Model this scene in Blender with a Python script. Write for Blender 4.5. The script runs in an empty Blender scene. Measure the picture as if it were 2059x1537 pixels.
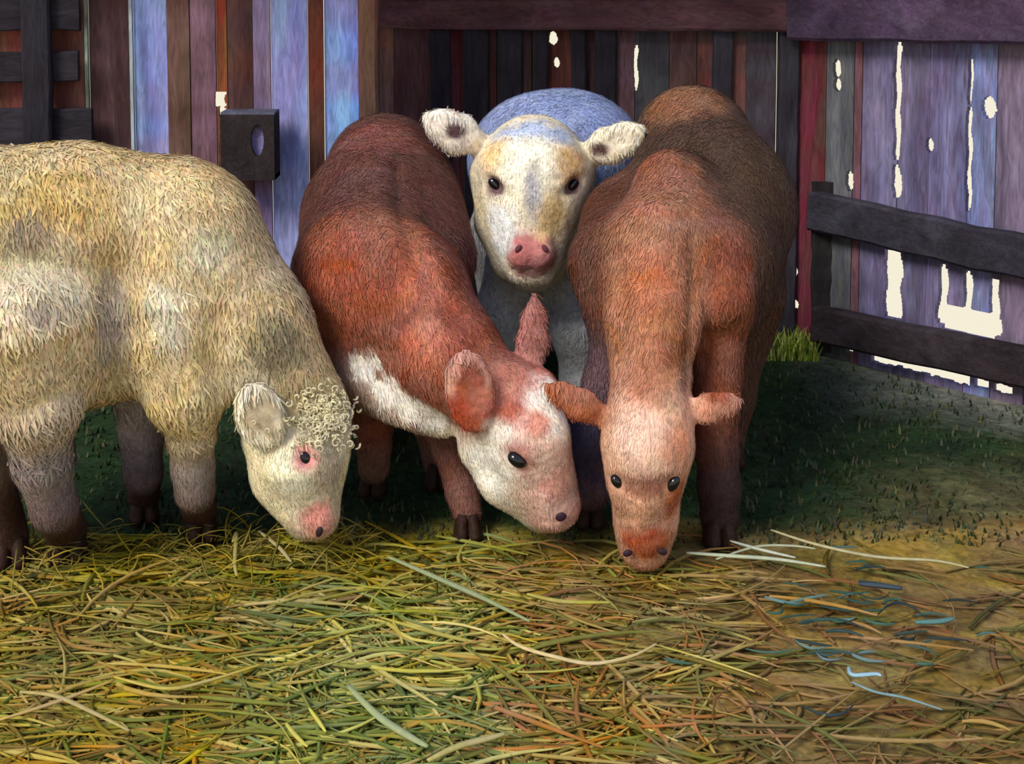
import bpy, math, random
import numpy as np
from mathutils import Vector, Matrix

random.seed(7)
rng = np.random.default_rng(7)
SC = bpy.context.scene
COL = SC.collection

# ------------------------------------------------------------------ camera
W_, H_ = 2059, 1537
F_PX = 2600.0
CAM_H = 1.40
PITCH = math.radians(4.0)
PPY = 82.0                                   # pixel row of the lens axis (vertical shift lens)
cam_data = bpy.data.cameras.new('camera')
cam = bpy.data.objects.new('camera', cam_data)
COL.objects.link(cam)
cam.location = (0, 0, CAM_H)
cam.rotation_euler = (math.pi / 2 - PITCH, 0, 0)
cam_data.sensor_width = 36
cam_data.lens = 36 * F_PX / W_
cam_data.shift_y = -(H_ / 2 - PPY) / W_
cam_data.clip_start = 0.05
SC.camera = cam

# ------------------------------------------------------------------ light
SC.view_settings.view_transform = 'Standard'
SC.view_settings.look = 'None'
SC.view_settings.gamma = 1
SC.view_settings.use_curve_mapping = False
SC.view_settings.exposure = 0.0

world = bpy.data.worlds.new('sky')
SC.world = world
world.use_nodes = True
wn = world.node_tree
wn.nodes.clear()
w_out = wn.nodes.new('ShaderNodeOutputWorld')
w_bg = wn.nodes.new('ShaderNodeBackground')
w_tc = wn.nodes.new('ShaderNodeTexCoord')
w_sep = wn.nodes.new('ShaderNodeSeparateXYZ')
w_map = wn.nodes.new('ShaderNodeMapRange')
w_ramp = wn.nodes.new('ShaderNodeValToRGB')
wn.links.new(w_tc.outputs['Generated'], w_sep.inputs[0])
wn.links.new(w_sep.outputs['Z'], w_map.inputs['Value'])
w_map.inputs['From Min'].default_value = -1
w_map.inputs['From Max'].default_value = 1
wn.links.new(w_map.outputs[0], w_ramp.inputs[0])
w_ramp.color_ramp.elements[0].position = 0.53
w_ramp.color_ramp.elements[0].color = (1.0, 0.93, 0.74, 1)
w_ramp.color_ramp.elements[1].position = 0.80
w_ramp.color_ramp.elements[1].color = (0.42, 0.55, 0.88, 1)
wn.links.new(w_ramp.outputs[0], w_bg.inputs['Color'])
w_bg.inputs['Strength'].default_value = 0.92
wn.links.new(w_bg.outputs[0], w_out.inputs[0])

sun_d = bpy.data.lights.new('sun', 'SUN')
sun_d.energy = 2.85
sun_d.angle = math.radians(24)
sun_d.color = (1.0, 0.93, 0.80)
sun = bpy.data.objects.new('sun', sun_d)
COL.objects.link(sun)
sun.rotation_euler = Vector((0.50, 0.62, -0.72)).to_track_quat('-Z', 'Y').to_euler()

# ------------------------------------------------------------------ helpers
def lin(c):
    return tuple(((v / 255) / 12.92 if v / 255 <= 0.04045 else ((v / 255 + 0.055) / 1.055) ** 2.4) for v in c[:3])

CP, SP = math.cos(PITCH), math.sin(PITCH)
def ray(px, py):
    dx = (px - W_ / 2) / F_PX
    dy = -(py - PPY) / F_PX
    return Vector((dx, CP + dy * SP, -SP + dy * CP))
def P(px, py, Y):
    d = ray(px, py)
    t = Y / d.y
    return Vector((d.x * t, Y, CAM_H + d.z * t))
def G(px, py, z=0.0):
    d = ray(px, py)
    t = (z - CAM_H) / d.z
    return Vector((d.x * t, d.y * t, z))
def RM(r, Y):
    return r * Y * 1.0 / F_PX
def on_wall(px, py, A, B):
    """where the view ray meets the upright plane through A and B: distance along it and height"""
    d = ray(px, py)
    u = (B - A).normalized()
    n = Vector((-u.y, u.x))
    t = (A.x * n.x + A.y * n.y) / (d.x * n.x + d.y * n.y)
    p = Vector((d.x * t, d.y * t))
    return (p - A).dot(u), CAM_H + d.z * t

def tag(o, label=None, cat=None, group=None, kind=None):
    if label: o['label'] = label
    if cat: o['category'] = cat
    if group: o['group'] = group
    if kind: o['kind'] = kind
    return o
def empty(name, loc):
    o = bpy.data.objects.new(name, None)
    COL.objects.link(o)
    o.location = loc
    o.empty_display_size = 0.1
    return o
def mesh_obj(name, V, Fc, mat, parent=None, cols=None, smooth=True, origin=None):
    V = np.asarray(V, dtype=np.float64).reshape(-1, 3)
    base = None
    if parent is not None:
        base = np.array(parent.location)
    elif origin is not None:
        base = np.array(origin)
    if base is not None:
        V = V - base
    me = bpy.data.meshes.new(name)
    Fc = np.asarray(Fc, dtype=np.int32) if not isinstance(Fc, list) else Fc
    if isinstance(Fc, list):
        me.from_pydata(V.tolist(), [], Fc)
    else:
        nf, k = Fc.shape
        me.vertices.add(len(V))
        me.vertices.foreach_set('co', V.astype(np.float32).ravel())
        me.loops.add(nf * k)
        me.loops.foreach_set('vertex_index', Fc.ravel())
        me.polygons.add(nf)
        me.polygons.foreach_set('loop_start', np.arange(0, nf * k, k, dtype=np.int32))
        me.polygons.foreach_set('loop_total', np.full(nf, k, dtype=np.int32))
        me.update(calc_edges=True)
    me.validate()
    if smooth:
        me.polygons.foreach_set('use_smooth', np.ones(len(me.polygons), dtype=bool))
    if cols is not None:
        a = me.color_attributes.new('tint', 'FLOAT_COLOR', 'POINT')
        c4 = np.ones((len(V), 4), dtype=np.float32)
        c4[:, :3] = cols
        a.data.foreach_set('color', c4.ravel())
    me.materials.append(mat)
    o = bpy.data.objects.new(name, me)
    COL.objects.link(o)
    if parent is not None:
        o.parent = parent
    elif origin is not None:
        o.location = origin
    return o

# ------------------------------------------------------------------ materials
def material(name, color=None, stretch=(1, 1, 1), scale=6.0, amount=0.35, hue=0.03, rough=0.9, bump=0.3,
             bscale=60.0, spec=0.15, stroke=0.25):
    """matt surface: own colour (or the 'tint' attribute), blotched by two scales of noise"""
    m = bpy.data.materials.new(name)
    m.use_nodes = True
    nt = m.node_tree
    N, L = nt.nodes, nt.links
    b = N['Principled BSDF']
    b.inputs['Roughness'].default_value = rough
    b.inputs['Specular IOR Level'].default_value = spec
    tc = N.new('ShaderNodeTexCoord')
    mp = N.new('ShaderNodeMapping')
    mp.inputs['Scale'].default_value = stretch
    L.new(tc.outputs['Object'], mp.inputs[0])
    if color is None:
        src = N.new('ShaderNodeAttribute')
        src.attribute_name = 'tint'
        s = src.outputs['Color']
    else:
        src = N.new('ShaderNodeRGB')
        src.outputs[0].default_value = (*lin(color), 1)
        s = src.outputs[0]
    n1 = N.new('ShaderNodeTexNoise')
    n1.inputs['Scale'].default_value = scale
    n1.inputs['Detail'].default_value = 4
    n1.inputs['Distortion'].default_value = 1.2
    L.new(mp.outputs[0], n1.inputs['Vector'])
    n2 = N.new('ShaderNodeTexNoise')
    n2.inputs['Scale'].default_value = scale * 5
    n2.inputs['Detail'].default_value = 3
    n2.inputs['Distortion'].default_value = 2.0
    L.new(mp.outputs[0], n2.inputs['Vector'])
    def rng_(sock, lo, hi, a=0.3, c=0.7):
        r = N.new('ShaderNodeMapRange')
        r.inputs['From Min'].default_value = a
        r.inputs['From Max'].default_value = c
        r.inputs['To Min'].default_value = lo
        r.inputs['To Max'].default_value = hi
        L.new(sock, r.inputs[0])
        return r.outputs[0]
    v1 = rng_(n1.outputs['Fac'], 1 - amount, 1 + amount)
    v2 = rng_(n2.outputs['Fac'], 1 - stroke, 1 + stroke)
    mul = N.new('ShaderNodeMath'); mul.operation = 'MULTIPLY'
    L.new(v1, mul.inputs[0]); L.new(v2, mul.inputs[1])
    hs = N.new('ShaderNodeHueSaturation')
    sepc = N.new('ShaderNodeSeparateColor')
    L.new(n1.outputs['Color'], sepc.inputs[0])
    L.new(rng_(sepc.outputs[1], 0.5 - hue, 0.5 + hue), hs.inputs['Hue'])
    L.new(rng_(sepc.outputs[2], 0.88, 1.12), hs.inputs['Saturation'])
    L.new(mul.outputs[0], hs.inputs['Value'])
    L.new(s, hs.inputs['Color'])
    L.new(hs.outputs[0], b.inputs['Base Color'])
    if bump:
        nb = N.new('ShaderNodeTexNoise')
        nb.inputs['Scale'].default_value = bscale
        nb.inputs['Detail'].default_value = 3
        L.new(mp.outputs[0], nb.inputs['Vector'])
        bp = N.new('ShaderNodeBump')
        bp.inputs['Strength'].default_value = bump
        bp.inputs['Distance'].default_value = 0.01
        L.new(nb.outputs['Fac'], bp.inputs['Height'])
        L.new(bp.outputs[0], b.inputs['Normal'])
    return m

M_COAT = material('coat', None, scale=7, amount=0.22, hue=0.009, bump=0.5, bscale=45, stroke=0.22)
M_HAIR = material('hair', None, scale=7, amount=0.18, hue=0.009, bump=0, stroke=0.15)
M_WOOD = material('weathered_boards', None, stretch=(1, 1, 0.18), scale=9, amount=0.35, hue=0.025, bump=0.6, bscale=40, stroke=0.25)
M_RAIL = material('rail_timber', None, stretch=(0.2, 1, 1), scale=9, amount=0.35, hue=0.03, bump=0.6, bscale=40, stroke=0.25)
M_GROUND = material('barn_ground', None, scale=5, amount=0.4, hue=0.018, bump=0.8, bscale=30, stroke=0.35)
M_STRAW = material('straw', None, scale=5, amount=0.15, hue=0.01, bump=0, stroke=0.1, rough=0.7, spec=0.3)
M_EYE = material('eye', (20, 18, 24), scale=5, amount=0.1, bump=0, rough=0.12, spec=0.6, stroke=0)
M_NOSTRIL = material('nostril', (52, 34, 42), scale=5, amount=0.1, bump=0, rough=0.5, stroke=0)
M_HOOF = material('hoof_horn', (52, 34, 28), scale=20, amount=0.3, bump=0.3, rough=0.6)
M_SHADE_ROOF = material('shade_roof_boards', (70, 58, 55), scale=4, amount=0.3)

# ------------------------------------------------------------------ implicit bodies
class Body:
    """A body as a smooth union of tapered limbs and ellipsoids, meshed as one continuous skin."""
    def __init__(self, dy=0.0):
        self.dy = dy
        self.pr = []; self.cut = []; self.patch = []; self.dents = []
    def limb(self, col, *pts, k=0.05, flat=None, cut=False):
        """pts: (px, py, Y, r_px) or (Vector, r_m)"""
        q = []
        for p in pts:
            if len(p) == 4: q.append((np.array(P(p[0], p[1], p[2] + self.dy)), RM(p[3], p[2] + self.dy)))
            else: q.append((np.array(p[0]), p[1]))
        for a, b in zip(q[:-1], q[1:]):
            it = ('c', a[0], a[1], b[0], b[1], k, lin(col)) if flat is None else ('f', a[0], a[1], b[0], b[1], flat, k, lin(col))
            (self.cut if cut else self.pr).append(it)
    def ell(self, col, px, py, Y, rl, rw, rn, ang=0.0, yaw=0.0, k=0.02, cut=False):
        """ellipsoid: rl along the direction ang (degrees, 0 = right, 90 = up), rw across it, rn thickness; yaw turns it about the upright axis"""
        Y += self.dy
        a = math.radians(ang)
        L = Vector((math.cos(a), 0, math.sin(a))); Wd = Vector((-math.sin(a), 0, math.cos(a))); Nn = Vector((0, 1, 0))
        Rz = Matrix.Rotation(math.radians(yaw), 3, 'Z')
        A = np.array([Rz @ L, Rz @ Wd, Rz @ Nn])
        it = ('e', np.array(P(px, py, Y)), np.array([RM(rl, Y), RM(rw, Y), RM(rn, Y)]), A, k, lin(col))
        (self.cut if cut else self.pr).append(it)
    def paint(self, col, px, py, Y, r, soft=0.35, rag=0.25, sy=1.0, sx=1.0):
        Y += self.dy
        self.patch.append((np.array(P(px, py, Y)), (px, py), RM(r, Y), lin(col), soft, rag, sx, sy))
    def dent(self, depth_mm, r, *pts):
        """a groove (or, negative, a ridge) along picture points on the side that faces the yard"""
        self.dents.append((depth_mm / 1000, r, pts))
    @staticmethod
    def dist(it, X):
        if it[0] == 'c':
            _, a, ra, b, rb, k, c = it
            ba = b - a
            t = np.clip(((X - a) @ ba) / max(ba @ ba, 1e-9), 0, 1)
            return np.linalg.norm(X - a - t[..., None] * ba, axis=-1) - (ra + (rb - ra) * t)
        if it[0] == 'f':
            _, a, ra, b, rb, fl, k, c = it
            ba = b - a
            t = np.clip(((X - a) @ ba) / max(ba @ ba, 1e-9), 0, 1)
            q = X - a - t[..., None] * ba
            q[..., 1] /= fl
            rr = ra + (rb - ra) * t
            L = np.linalg.norm(q, axis=-1)
            sc = np.where(np.abs(q[..., 1]) > 0.7 * L, fl, 1.0)
            return (L - rr) * np.maximum(sc, 0.5)
        _, c0, r, A, k, c = it
        q = (X - c0) @ A.T
        k0 = np.linalg.norm(q / r, axis=-1)
        k1 = np.linalg.norm(q / (r * r), axis=-1)
        return k0 * (k0 - 1.0) / np.maximum(k1, 1e-6)
    @staticmethod
    def bounds(it):
        if it[0] in 'cf':
            return np.minimum(it[1] - it[2], it[3] - it[4]), np.maximum(it[1] + it[2], it[3] + it[4])
        R = it[2].max()
        return it[1] - R, it[1] + R
    def build(self, h=0.009):
        lo = np.min([self.bounds(i)[0] for i in self.pr], axis=0) - 0.03
        hi = np.max([self.bounds(i)[1] for i in self.pr], axis=0) + 0.03
        n = np.ceil((hi - lo) / h).astype(int) + 1
        D = np.full(n, 1.0)
        ax = [lo[i] + h * np.arange(n[i]) for i in range(3)]
        def region(it, mar):
            b0, b1 = self.bounds(it)
            i0 = np.maximum(np.floor((b0 - mar - lo) / h).astype(int), 0)
            i1 = np.minimum(np.ceil((b1 + mar - lo) / h).astype(int) + 1, n)
            sl = tuple(slice(i0[i], i1[i]) for i in range(3))
            X = np.stack(np.meshgrid(ax[0][sl[0]], ax[1][sl[1]], ax[2][sl[2]], indexing='ij'), axis=-1)
            return sl, self.dist(it, X)
        for it in self.pr:
            k = it[-2]
            sl, d = region(it, k + 0.02)
            a = D[sl]
            hh = np.maximum(k - np.abs(a - d), 0) / k
            D[sl] = np.minimum(a, d) - hh * hh * k / 4
        for it in self.cut:
            k = it[-2]
            sl, d = region(it, k + 0.02)
            a = D[sl]; d = -d
            hh = np.maximum(k - np.abs(a - d), 0) / k
            D[sl] = np.maximum(a, d) + hh * hh * k / 4
        # surface nets
        S = D < 0
        cn = n - 1
        cnt = np.zeros(cn, dtype=np.int32); acc = np.zeros((*cn, 3))
        base = np.stack(np.meshgrid(*[np.arange(c) for c in cn], indexing='ij'), axis=-1).astype(float)
        corners = [(i, j, k) for i in (0, 1) for j in (0, 1) for k in (0, 1)]
        def cs(A, c): return A[c[0]:c[0] + cn[0], c[1]:c[1] + cn[1], c[2]:c[2] + cn[2]]
        for c in corners:
            for axx in range(3):
                if c[axx] == 1: continue
                c2 = list(c); c2[axx] = 1
                s1, s2 = cs(S, c), cs(S, c2)
                mix = s1 != s2
                if not mix.any(): continue
                d1, d2 = cs(D, c)[mix], cs(D, c2)[mix]
                t = d1 / (d1 - d2)
                off = np.tile(np.array(c, float), (len(t), 1)); off[:, axx] += t
                acc[mix] += off; cnt[mix] += 1
        act = cnt > 0
        idx = np.full(cn, -1, dtype=np.int64)
        idx[act] = np.arange(act.sum())
        V = (base[act] + acc[act] / cnt[act][:, None]) * h + lo
        faces = []
        for axx in range(3):
            o1, o2 = (axx + 1) % 3, (axx + 2) % 3
            sA = [slice(1, n[i] - 1) for i in range(3)]; sB = list(sA)
            sA[axx] = slice(0, n[axx] - 1); sB[axx] = slice(1, n[axx])
            a, b = S[tuple(sA)], S[tuple(sB)]
            for cond, flip in ((a & ~b, False), (~a & b, True)):
                q = np.argwhere(cond)
                if not len(q): continue
                g = q.copy()
                g[:, o1] += 1; g[:, o2] += 1
                def cell(d1, d2):
                    c = g.copy(); c[:, o1] += d1; c[:, o2] += d2
                    return idx[c[:, 0], c[:, 1], c[:, 2]]
                f = np.stack([cell(-1, -1), cell(0, -1), cell(0, 0), cell(-1, 0)], axis=1)
                faces.append(f[:, ::-1] if flip else f)
        Fc = np.concatenate(faces)
        Fc = Fc[(Fc >= 0).all(axis=1)]
        # colours
        ds = np.stack([self.dist(i, V) for i in self.pr], axis=1)
        w = np.exp(-(ds - ds.min(axis=1, keepdims=True)) / 0.011)
        w /= w.sum(axis=1, keepdims=True)
        C = w @ np.array([i[-1] for i in self.pr])
        nz = np.sin(V[:, 0] * 61 + np.sin(V[:, 2] * 47) * 2) * np.sin(V[:, 2] * 73 + np.sin(V[:, 1] * 39) * 2 + 1.3) + 0.6 * np.sin(V[:, 0] * 143 + V[:, 2] * 87 + 2.0 * np.sin(V[:, 1] * 91))
        for c0, pp, r, col, soft, rag, sx, sy in self.patch:
            d = np.array(ray(*pp)); o = np.array([0, 0, CAM_H])
            tt = ((V - o) @ d) / (d @ d)
            near = np.linalg.norm(V - o - tt[:, None] * d, axis=1) < 0.012
            if near.any(): c0 = o + d * tt[near].min()
            q = (V - c0) / np.array([sx, 1, sy])
            d = np.linalg.norm(q, axis=1) / r + nz * rag * 0.4
            a = np.clip((1 + soft - d) / (2 * soft + 1e-6), 0, 1)
            a = a * a * (3 - 2 * a)
            C = C * (1 - a[:, None]) + np.array(col) * a[:, None]
        return V, Fc, C

def hair_strips(V, Nm, C, count, lengths, flow, avoid, width=0.0048, lift=0.16, vary=0.17, seed=1):
    """short flat locks lying on a skin"""
    r = np.random.default_rng(seed)
    ok = np.ones(len(V), bool)
    for c, rad in avoid:
        ok &= np.linalg.norm(V - np.array(c), axis=1) > rad
    pool = np.nonzero(ok)[0]
    pick = r.choice(pool, size=min(count, len(pool)), replace=False)
    p, nm, c = V[pick], Nm[pick], C[pick]
    L = lengths(p) * r.uniform(0.6, 1.3, len(p))
    d = flow(p) + r.normal(0, 0.35, (len(p), 3))
    d -= (d * nm).sum(1, keepdims=True) * nm
    d /= np.linalg.norm(d, axis=1, keepdims=True) + 1e-9
    s = np.cross(nm, d)
    wd = width * np.clip(L / 0.03, 0.45, 1.2) * r.uniform(0.6, 1.3, len(p))
    rows = []
    for t, ww in ((0, 0.8), (0.4, 1.0), (0.75, 0.75), (1.0, 0.1)):
        q = p + d * (L * t)[:, None] + nm * (0.0015 + L * lift * (t * 0.7 - 0.35 * t * t))[:, None]
        rows.append(q - s * (wd * ww / 2)[:, None]); rows.append(q + s * (wd * ww / 2)[:, None])
    n = len(p)
    A = np.stack(rows, axis=1).reshape(-1, 3)
    k = len(rows)
    b = np.arange(n)[:, None] * k
    F = np.concatenate([b + np.array([[i, i + 1, i + 3, i + 2]]) for i in (0, 2, 4)])
    cc = c * (1 + r.normal(0, vary, (n, 1))).clip(0.45, 1.7) * (1 + r.normal(0, 0.05, (n, 3)))
    return A, F, np.repeat(np.clip(cc, 0.002, 0.95), k, axis=0)

def ellipsoid(center, radii, axes=None, nu=16, nv=10):
    A = np.eye(3) if axes is None else np.array(axes)
    V = []; Fc = []
    for j in range(nv + 1):
        th = math.pi * j / nv
        for i in range(nu):
            ph = 2 * math.pi * i / nu
            V.append((math.sin(th) * math.cos(ph), math.sin(th) * math.sin(ph), math.cos(th)))
    V = np.array(V) * np.array(radii) @ A + np.array(center)
    for j in range(nv):
        for i in range(nu):
            a, b = j * nu + i, j * nu + (i + 1) % nu
            Fc.append((a, a + nu, b + nu, b))
    return V, np.array(Fc)

def hoof_mesh(c, r, fx, fy):
    """cloven hoof: two toes side by side, flat sole on the ground, pointing along (fx, fy)"""
    Vs = []; Fs = []; off = 0
    f = np.array([fx, fy, 0.0]); f /= np.linalg.norm(f)
    s = np.array([-f[1], f[0], 0.0]); up = np.array([0, 0, 1.0])
    for side in (-1, 1):
        ring = []
        n = 12
        for z, sc, fwd in ((0.0, 1.0, 0.25), (0.35, 0.98, 0.20), (0.9, 0.86, 0.05), (1.45, 0.66, -0.05)):
            for i in range(n):
                a = 2 * math.pi * i / n
                ring.append(np.array(c) + s * (side * 0.42 * r * sc + 0.50 * r * sc * math.cos(a)) + f * (r * sc * (0.95 * math.sin(a)) + fwd * r) + up * z * r)
        Vs += ring
        for j in range(3):
            for i in range(n):
                a, b = off + j * n + i, off + j * n + (i + 1) % n
                Fs.append((a, b, b + n, a + n))
        Fs.append(tuple(off + i for i in range(n))[::-1])
        Fs.append(tuple(off + 3 * n + i for i in range(n)))
        off += 4 * n
    return np.array(Vs), Fs

def finish_calf(root, B, eyes, nostrils, hooves, count, lengths, flow, extra_avoid=(), seed=1, h=0.009, nmat=None):
    V, Fc, C = B.build(h)
    V[:, 2] = np.maximum(V[:, 2], 0.004)
    body = mesh_obj('body', V, Fc, M_COAT, root, C)
    def normals():
        nn = np.empty(len(V) * 3, dtype=np.float32)
        body.data.vertices.foreach_get('normal', nn)
        return nn.reshape(-1, 3).astype(float)
    def front(px, py):
        d = np.array(ray(px, py)); o = np.array([0, 0, CAM_H])
        tt = ((V - o) @ d) / (d @ d)
        near = np.linalg.norm(V - o - tt[:, None] * d, axis=1) < 0.012
        return o + d * tt[near].min() if near.any() else None
    Nm = normals()
    move = np.zeros(len(V))
    for dep, rp, pts in B.dents:
        q = []
        for a, b in zip(pts[:-1], pts[1:]) if len(pts) > 1 else [(pts[0], pts[0])]:
            m = max(1, int(math.hypot(a[0] - b[0], a[1] - b[1]) / 10))
            q += [front(a[0] + (b[0] - a[0]) * i / m, a[1] + (b[1] - a[1]) * i / m) for i in range(m + 1)]
        q = [p for p in q if p is not None]
        if not q: continue
        rm = RM(rp, q[0][1])
        dm = np.full(len(V), 9.0)
        for p in q: dm = np.minimum(dm, np.linalg.norm(V - p, axis=1))
        move += dep * np.exp(-0.5 * (dm / rm) ** 2)
    if B.dents:
        V = V - Nm * move[:, None]
        body.data.vertices.foreach_set('co', (V - np.array(root.location)).astype(np.float32).ravel())
        body.data.update()
        Nm = normals()
    avoid = list(extra_avoid)
    for (px, py, Y, r, tilt) in eyes:
        # seat the eyeball on the skin along the line from the lens
        d = np.array(ray(px, py)); o = np.array([0, 0, CAM_H])
        tt = ((V - o) @ d) / (d @ d)
        off = np.linalg.norm(V - o - tt[:, None] * d, axis=1)
        near = off < 0.014
        t = tt[near].min() if near.any() else Y / d[1]
        rm = RM(r, Y)
        c = o + d * t + d / np.linalg.norm(d) * rm * 0.7
        an = math.radians(tilt)
        ev, ef = ellipsoid(c, (rm * 1.25, rm * 0.9, rm * 0.82), [[math.cos(an), 0, math.sin(an)], [0, 1, 0], [-math.sin(an), 0, math.cos(an)]])
        mesh_obj('eye', ev, ef, M_EYE, root)
        avoid.append((c, rm * 1.7))
    for (px, py, Y, rx, rz, rot) in nostrils:
        d = np.array(ray(px, py)); o = np.array([0, 0, CAM_H])
        tt = ((V - o) @ d) / (d @ d)
        off = np.linalg.norm(V - o - tt[:, None] * d, axis=1)
        near = off < 0.014
        t = tt[near].min() if near.any() else Y / d[1]
        c = o + d * t
        a = math.radians(rot)
        ax = [[math.cos(a), 0, math.sin(a)], [0, 1, 0], [-math.sin(a), 0, math.cos(a)]]
        ev, ef = ellipsoid(c, (RM(rx, Y), 0.005, RM(rz, Y)), ax)
        mesh_obj('nostril', ev, ef, nmat or M_NOSTRIL, root)
        avoid.append((c, RM(max(rx, rz), Y) * 1.5))
    for (px, py, r, fx, fy) in hooves:
        c = G(px, py)
        hv, hf = hoof_mesh(np.array(c) + np.array([0, 0, 0.002]), RM(r, c.y), fx, fy)
        mesh_obj('hoof', hv, hf, M_HOOF, root)
        avoid.append((np.array(c), 0.05))
    A, F2, c2 = hair_strips(V, Nm, C, count, lengths, flow, avoid, seed=seed)
    coat = mesh_obj('coat_hair', A, F2, M_HAIR, root, c2)
    return V, Nm, C

#BEGIN_SETTING
# ------------------------------------------------------------------ the setting
CORNER = G(1602, 692).xy
WR_A = CORNER; WR_B = CORNER + (G(2059, 806).xy - CORNER) * 2.6
WB_A = Vector((-0.62, 5.05)); WB_B = CORNER
WL_A = Vector((-2.6, 4.25)); WL_B = Vector((-0.56, 4.38))
WALL_TOP = 1.95

def box_grid(out, A, u, n, u0, u1, z0, z1, d0, d1, col, alt):
    """one board piece from u0..u1, z0..z1, between depths d0..d1; its colour changes a little up its length"""
    V, Fc, C = out
    steps = max(1, int((z1 - z0) / 0.06))
    base = len(V)
    for i in range(steps + 1):
        z = z0 + (z1 - z0) * i / steps
        f = random.random()
        c = tuple(a * (1 - f) + b * f for a, b in zip(col, alt))
        for uu, dd in ((u0, d0), (u1, d0), (u1, d1), (u0, d1)):
            p = A + u * uu + n * dd
            V.append((p.x, p.y, z)); C.append(c)
    for i in range(steps):
        for j in range(4):
            a = base + i * 4 + j; b = base + i * 4 + (j + 1) % 4
            Fc.append((a, b, b + 4, a + 4))
    Fc.append((base + 3, base + 2, base + 1, base)); e = base + steps * 4
    Fc.append((e, e + 1, e + 2, e + 3))

def board_wall(name, A, B, boards, holes, z0=-0.04, z1=WALL_TOP, row=200):
    """upright boards edge to edge; boards: (px from, px to, colour, other colour); holes: (px0, px1, py0, py1) where light comes through"""
    u = (B - A).normalized(); n = Vector((-u.y, u.x))
    hs = []
    for hx0, hx1, hy0, hy1 in holes:
        um, zm = on_wall((hx0 + hx1) / 2, (hy0 + hy1) / 2, A, B)
        ua, _ = on_wall(hx0, (hy0 + hy1) / 2, A, B); ub, _ = on_wall(hx1, (hy0 + hy1) / 2, A, B)
        _, za = on_wall((hx0 + hx1) / 2, hy1, A, B); _, zb = on_wall((hx0 + hx1) / 2, hy0, A, B)
        hs.append((min(ua, ub), max(ua, ub), max(za - 0.002, -0.2), zb + 0.002))
    out = ([], [], [])
    for (x0, x1, c, alt) in boards:
        u0 = on_wall(x0, row, A, B)[0]; u1 = on_wall(x1, row, A, B)[0]
        dep = random.uniform(-0.008, 0.008)
        g = 0.0015
        us = {u0 + g, u1 - g}
        zs = {z0, z1}
        mine = [h for h in hs if h[1] > u0 and h[0] < u1]
        for h in mine:
            us |= {v for v in h[:2] if u0 + g < v < u1 - g}
            zs |= {v for v in h[2:] if z0 < v < z1}
        us = sorted(us); zs = sorted(zs)
        for a, b in zip(us[:-1], us[1:]):
            run = None
            for s, e in zip(zs[:-1], zs[1:]):
                um, zm = (a + b) / 2, (s + e) / 2
                solid = not any(h[0] < um < h[1] and h[2] < zm < h[3] for h in mine)
                if solid and run is None: run = s
                if not solid and run is not None:
                    box_grid(out, A, u, n, a, b, run, s, dep, dep + 0.022, lin(c), lin(alt)); run = None
            if run is not None:
                box_grid(out, A, u, n, a, b, run, zs[-1], dep, dep + 0.022, lin(c), lin(alt))
    o = mesh_obj(name, out[0], out[1], M_WOOD, None, np.array(out[2]), smooth=False)
    return tag(o, kind='structure')

def blob(cx, cy, rx, ry, n=14):
    """a small worn hole with an uneven rim"""
    r = []
    for i in range(n):
        a = -1 + 2 * i / n; b = -1 + 2 * (i + 1) / n; m = (a + b) / 2
        w = rx * math.sqrt(max(0.05, 1 - m * m)) * random.uniform(0.88, 1.1); x = cx + random.uniform(-0.08, 0.08) * rx
        r.append((x - w, x + w, cy + a * ry, cy + b * ry))
    return r
def ragged(x, w, y0, y1, lean=0.0, n=7):
    """a long crack: short slots one above the other, of changing width"""
    r = []
    for i in range(n):
        a = y0 + (y1 - y0) * i / n; b = y0 + (y1 - y0) * (i + 1) / n
        ww = w * (1 + 0.12 * math.sin(i * 0.7 + x) + random.uniform(-0.05, 0.05)) * (0.7 if i in (0, n - 1) and w < 20 else 1); xx = x + lean * (i / n) + 1.3 * math.sin(i * 0.6 + x) + random.uniform(-0.6, 0.6)
        r.append((xx - ww / 2, xx + ww / 2, a, b))
    return r

BR, DK = (96, 62, 52), (60, 46, 48)
left_boards = [
    (-700, -300, (106, 70, 62), (90, 62, 60)), (-300, 60, (134, 88, 74), (106, 68, 66)), (60, 172, (146, 90, 72), (112, 72, 66)), (172, 180, (170, 186, 168), (120, 128, 116)),
    (180, 262, (92, 66, 70), (72, 50, 48)), (262, 270, (182, 196, 200), (150, 160, 186)), (270, 338, (130, 154, 214), (136, 134, 180)), (338, 384, (114, 84, 76), (96, 66, 58)),
    (384, 436, (140, 106, 128), (118, 86, 98)), (436, 458, (144, 82, 52), (118, 68, 52)), (458, 510, (92, 62, 54), (82, 58, 60)),
    (510, 546, (144, 128, 172), (130, 104, 128)), (546, 620, (148, 158, 220), (142, 142, 200)), (620, 652, (100, 56, 40), (92, 58, 48)),
    (652, 722, (134, 168, 238), (146, 142, 200))]
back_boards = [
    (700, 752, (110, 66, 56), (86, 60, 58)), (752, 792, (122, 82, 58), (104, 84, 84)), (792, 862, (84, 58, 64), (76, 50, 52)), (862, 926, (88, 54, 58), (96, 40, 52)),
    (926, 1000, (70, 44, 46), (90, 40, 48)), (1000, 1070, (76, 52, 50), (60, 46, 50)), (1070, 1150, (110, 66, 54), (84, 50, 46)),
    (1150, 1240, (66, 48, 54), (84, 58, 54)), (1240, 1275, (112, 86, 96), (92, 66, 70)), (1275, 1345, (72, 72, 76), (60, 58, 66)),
    (1345, 1400, (110, 72, 62), (76, 60, 66)), (1400, 1500, (122, 76, 66), (80, 72, 74)), (1500, 1560, (78, 76, 86), (70, 56, 66)), (1560, 1604, (98, 72, 66), (64, 56, 66))]
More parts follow.
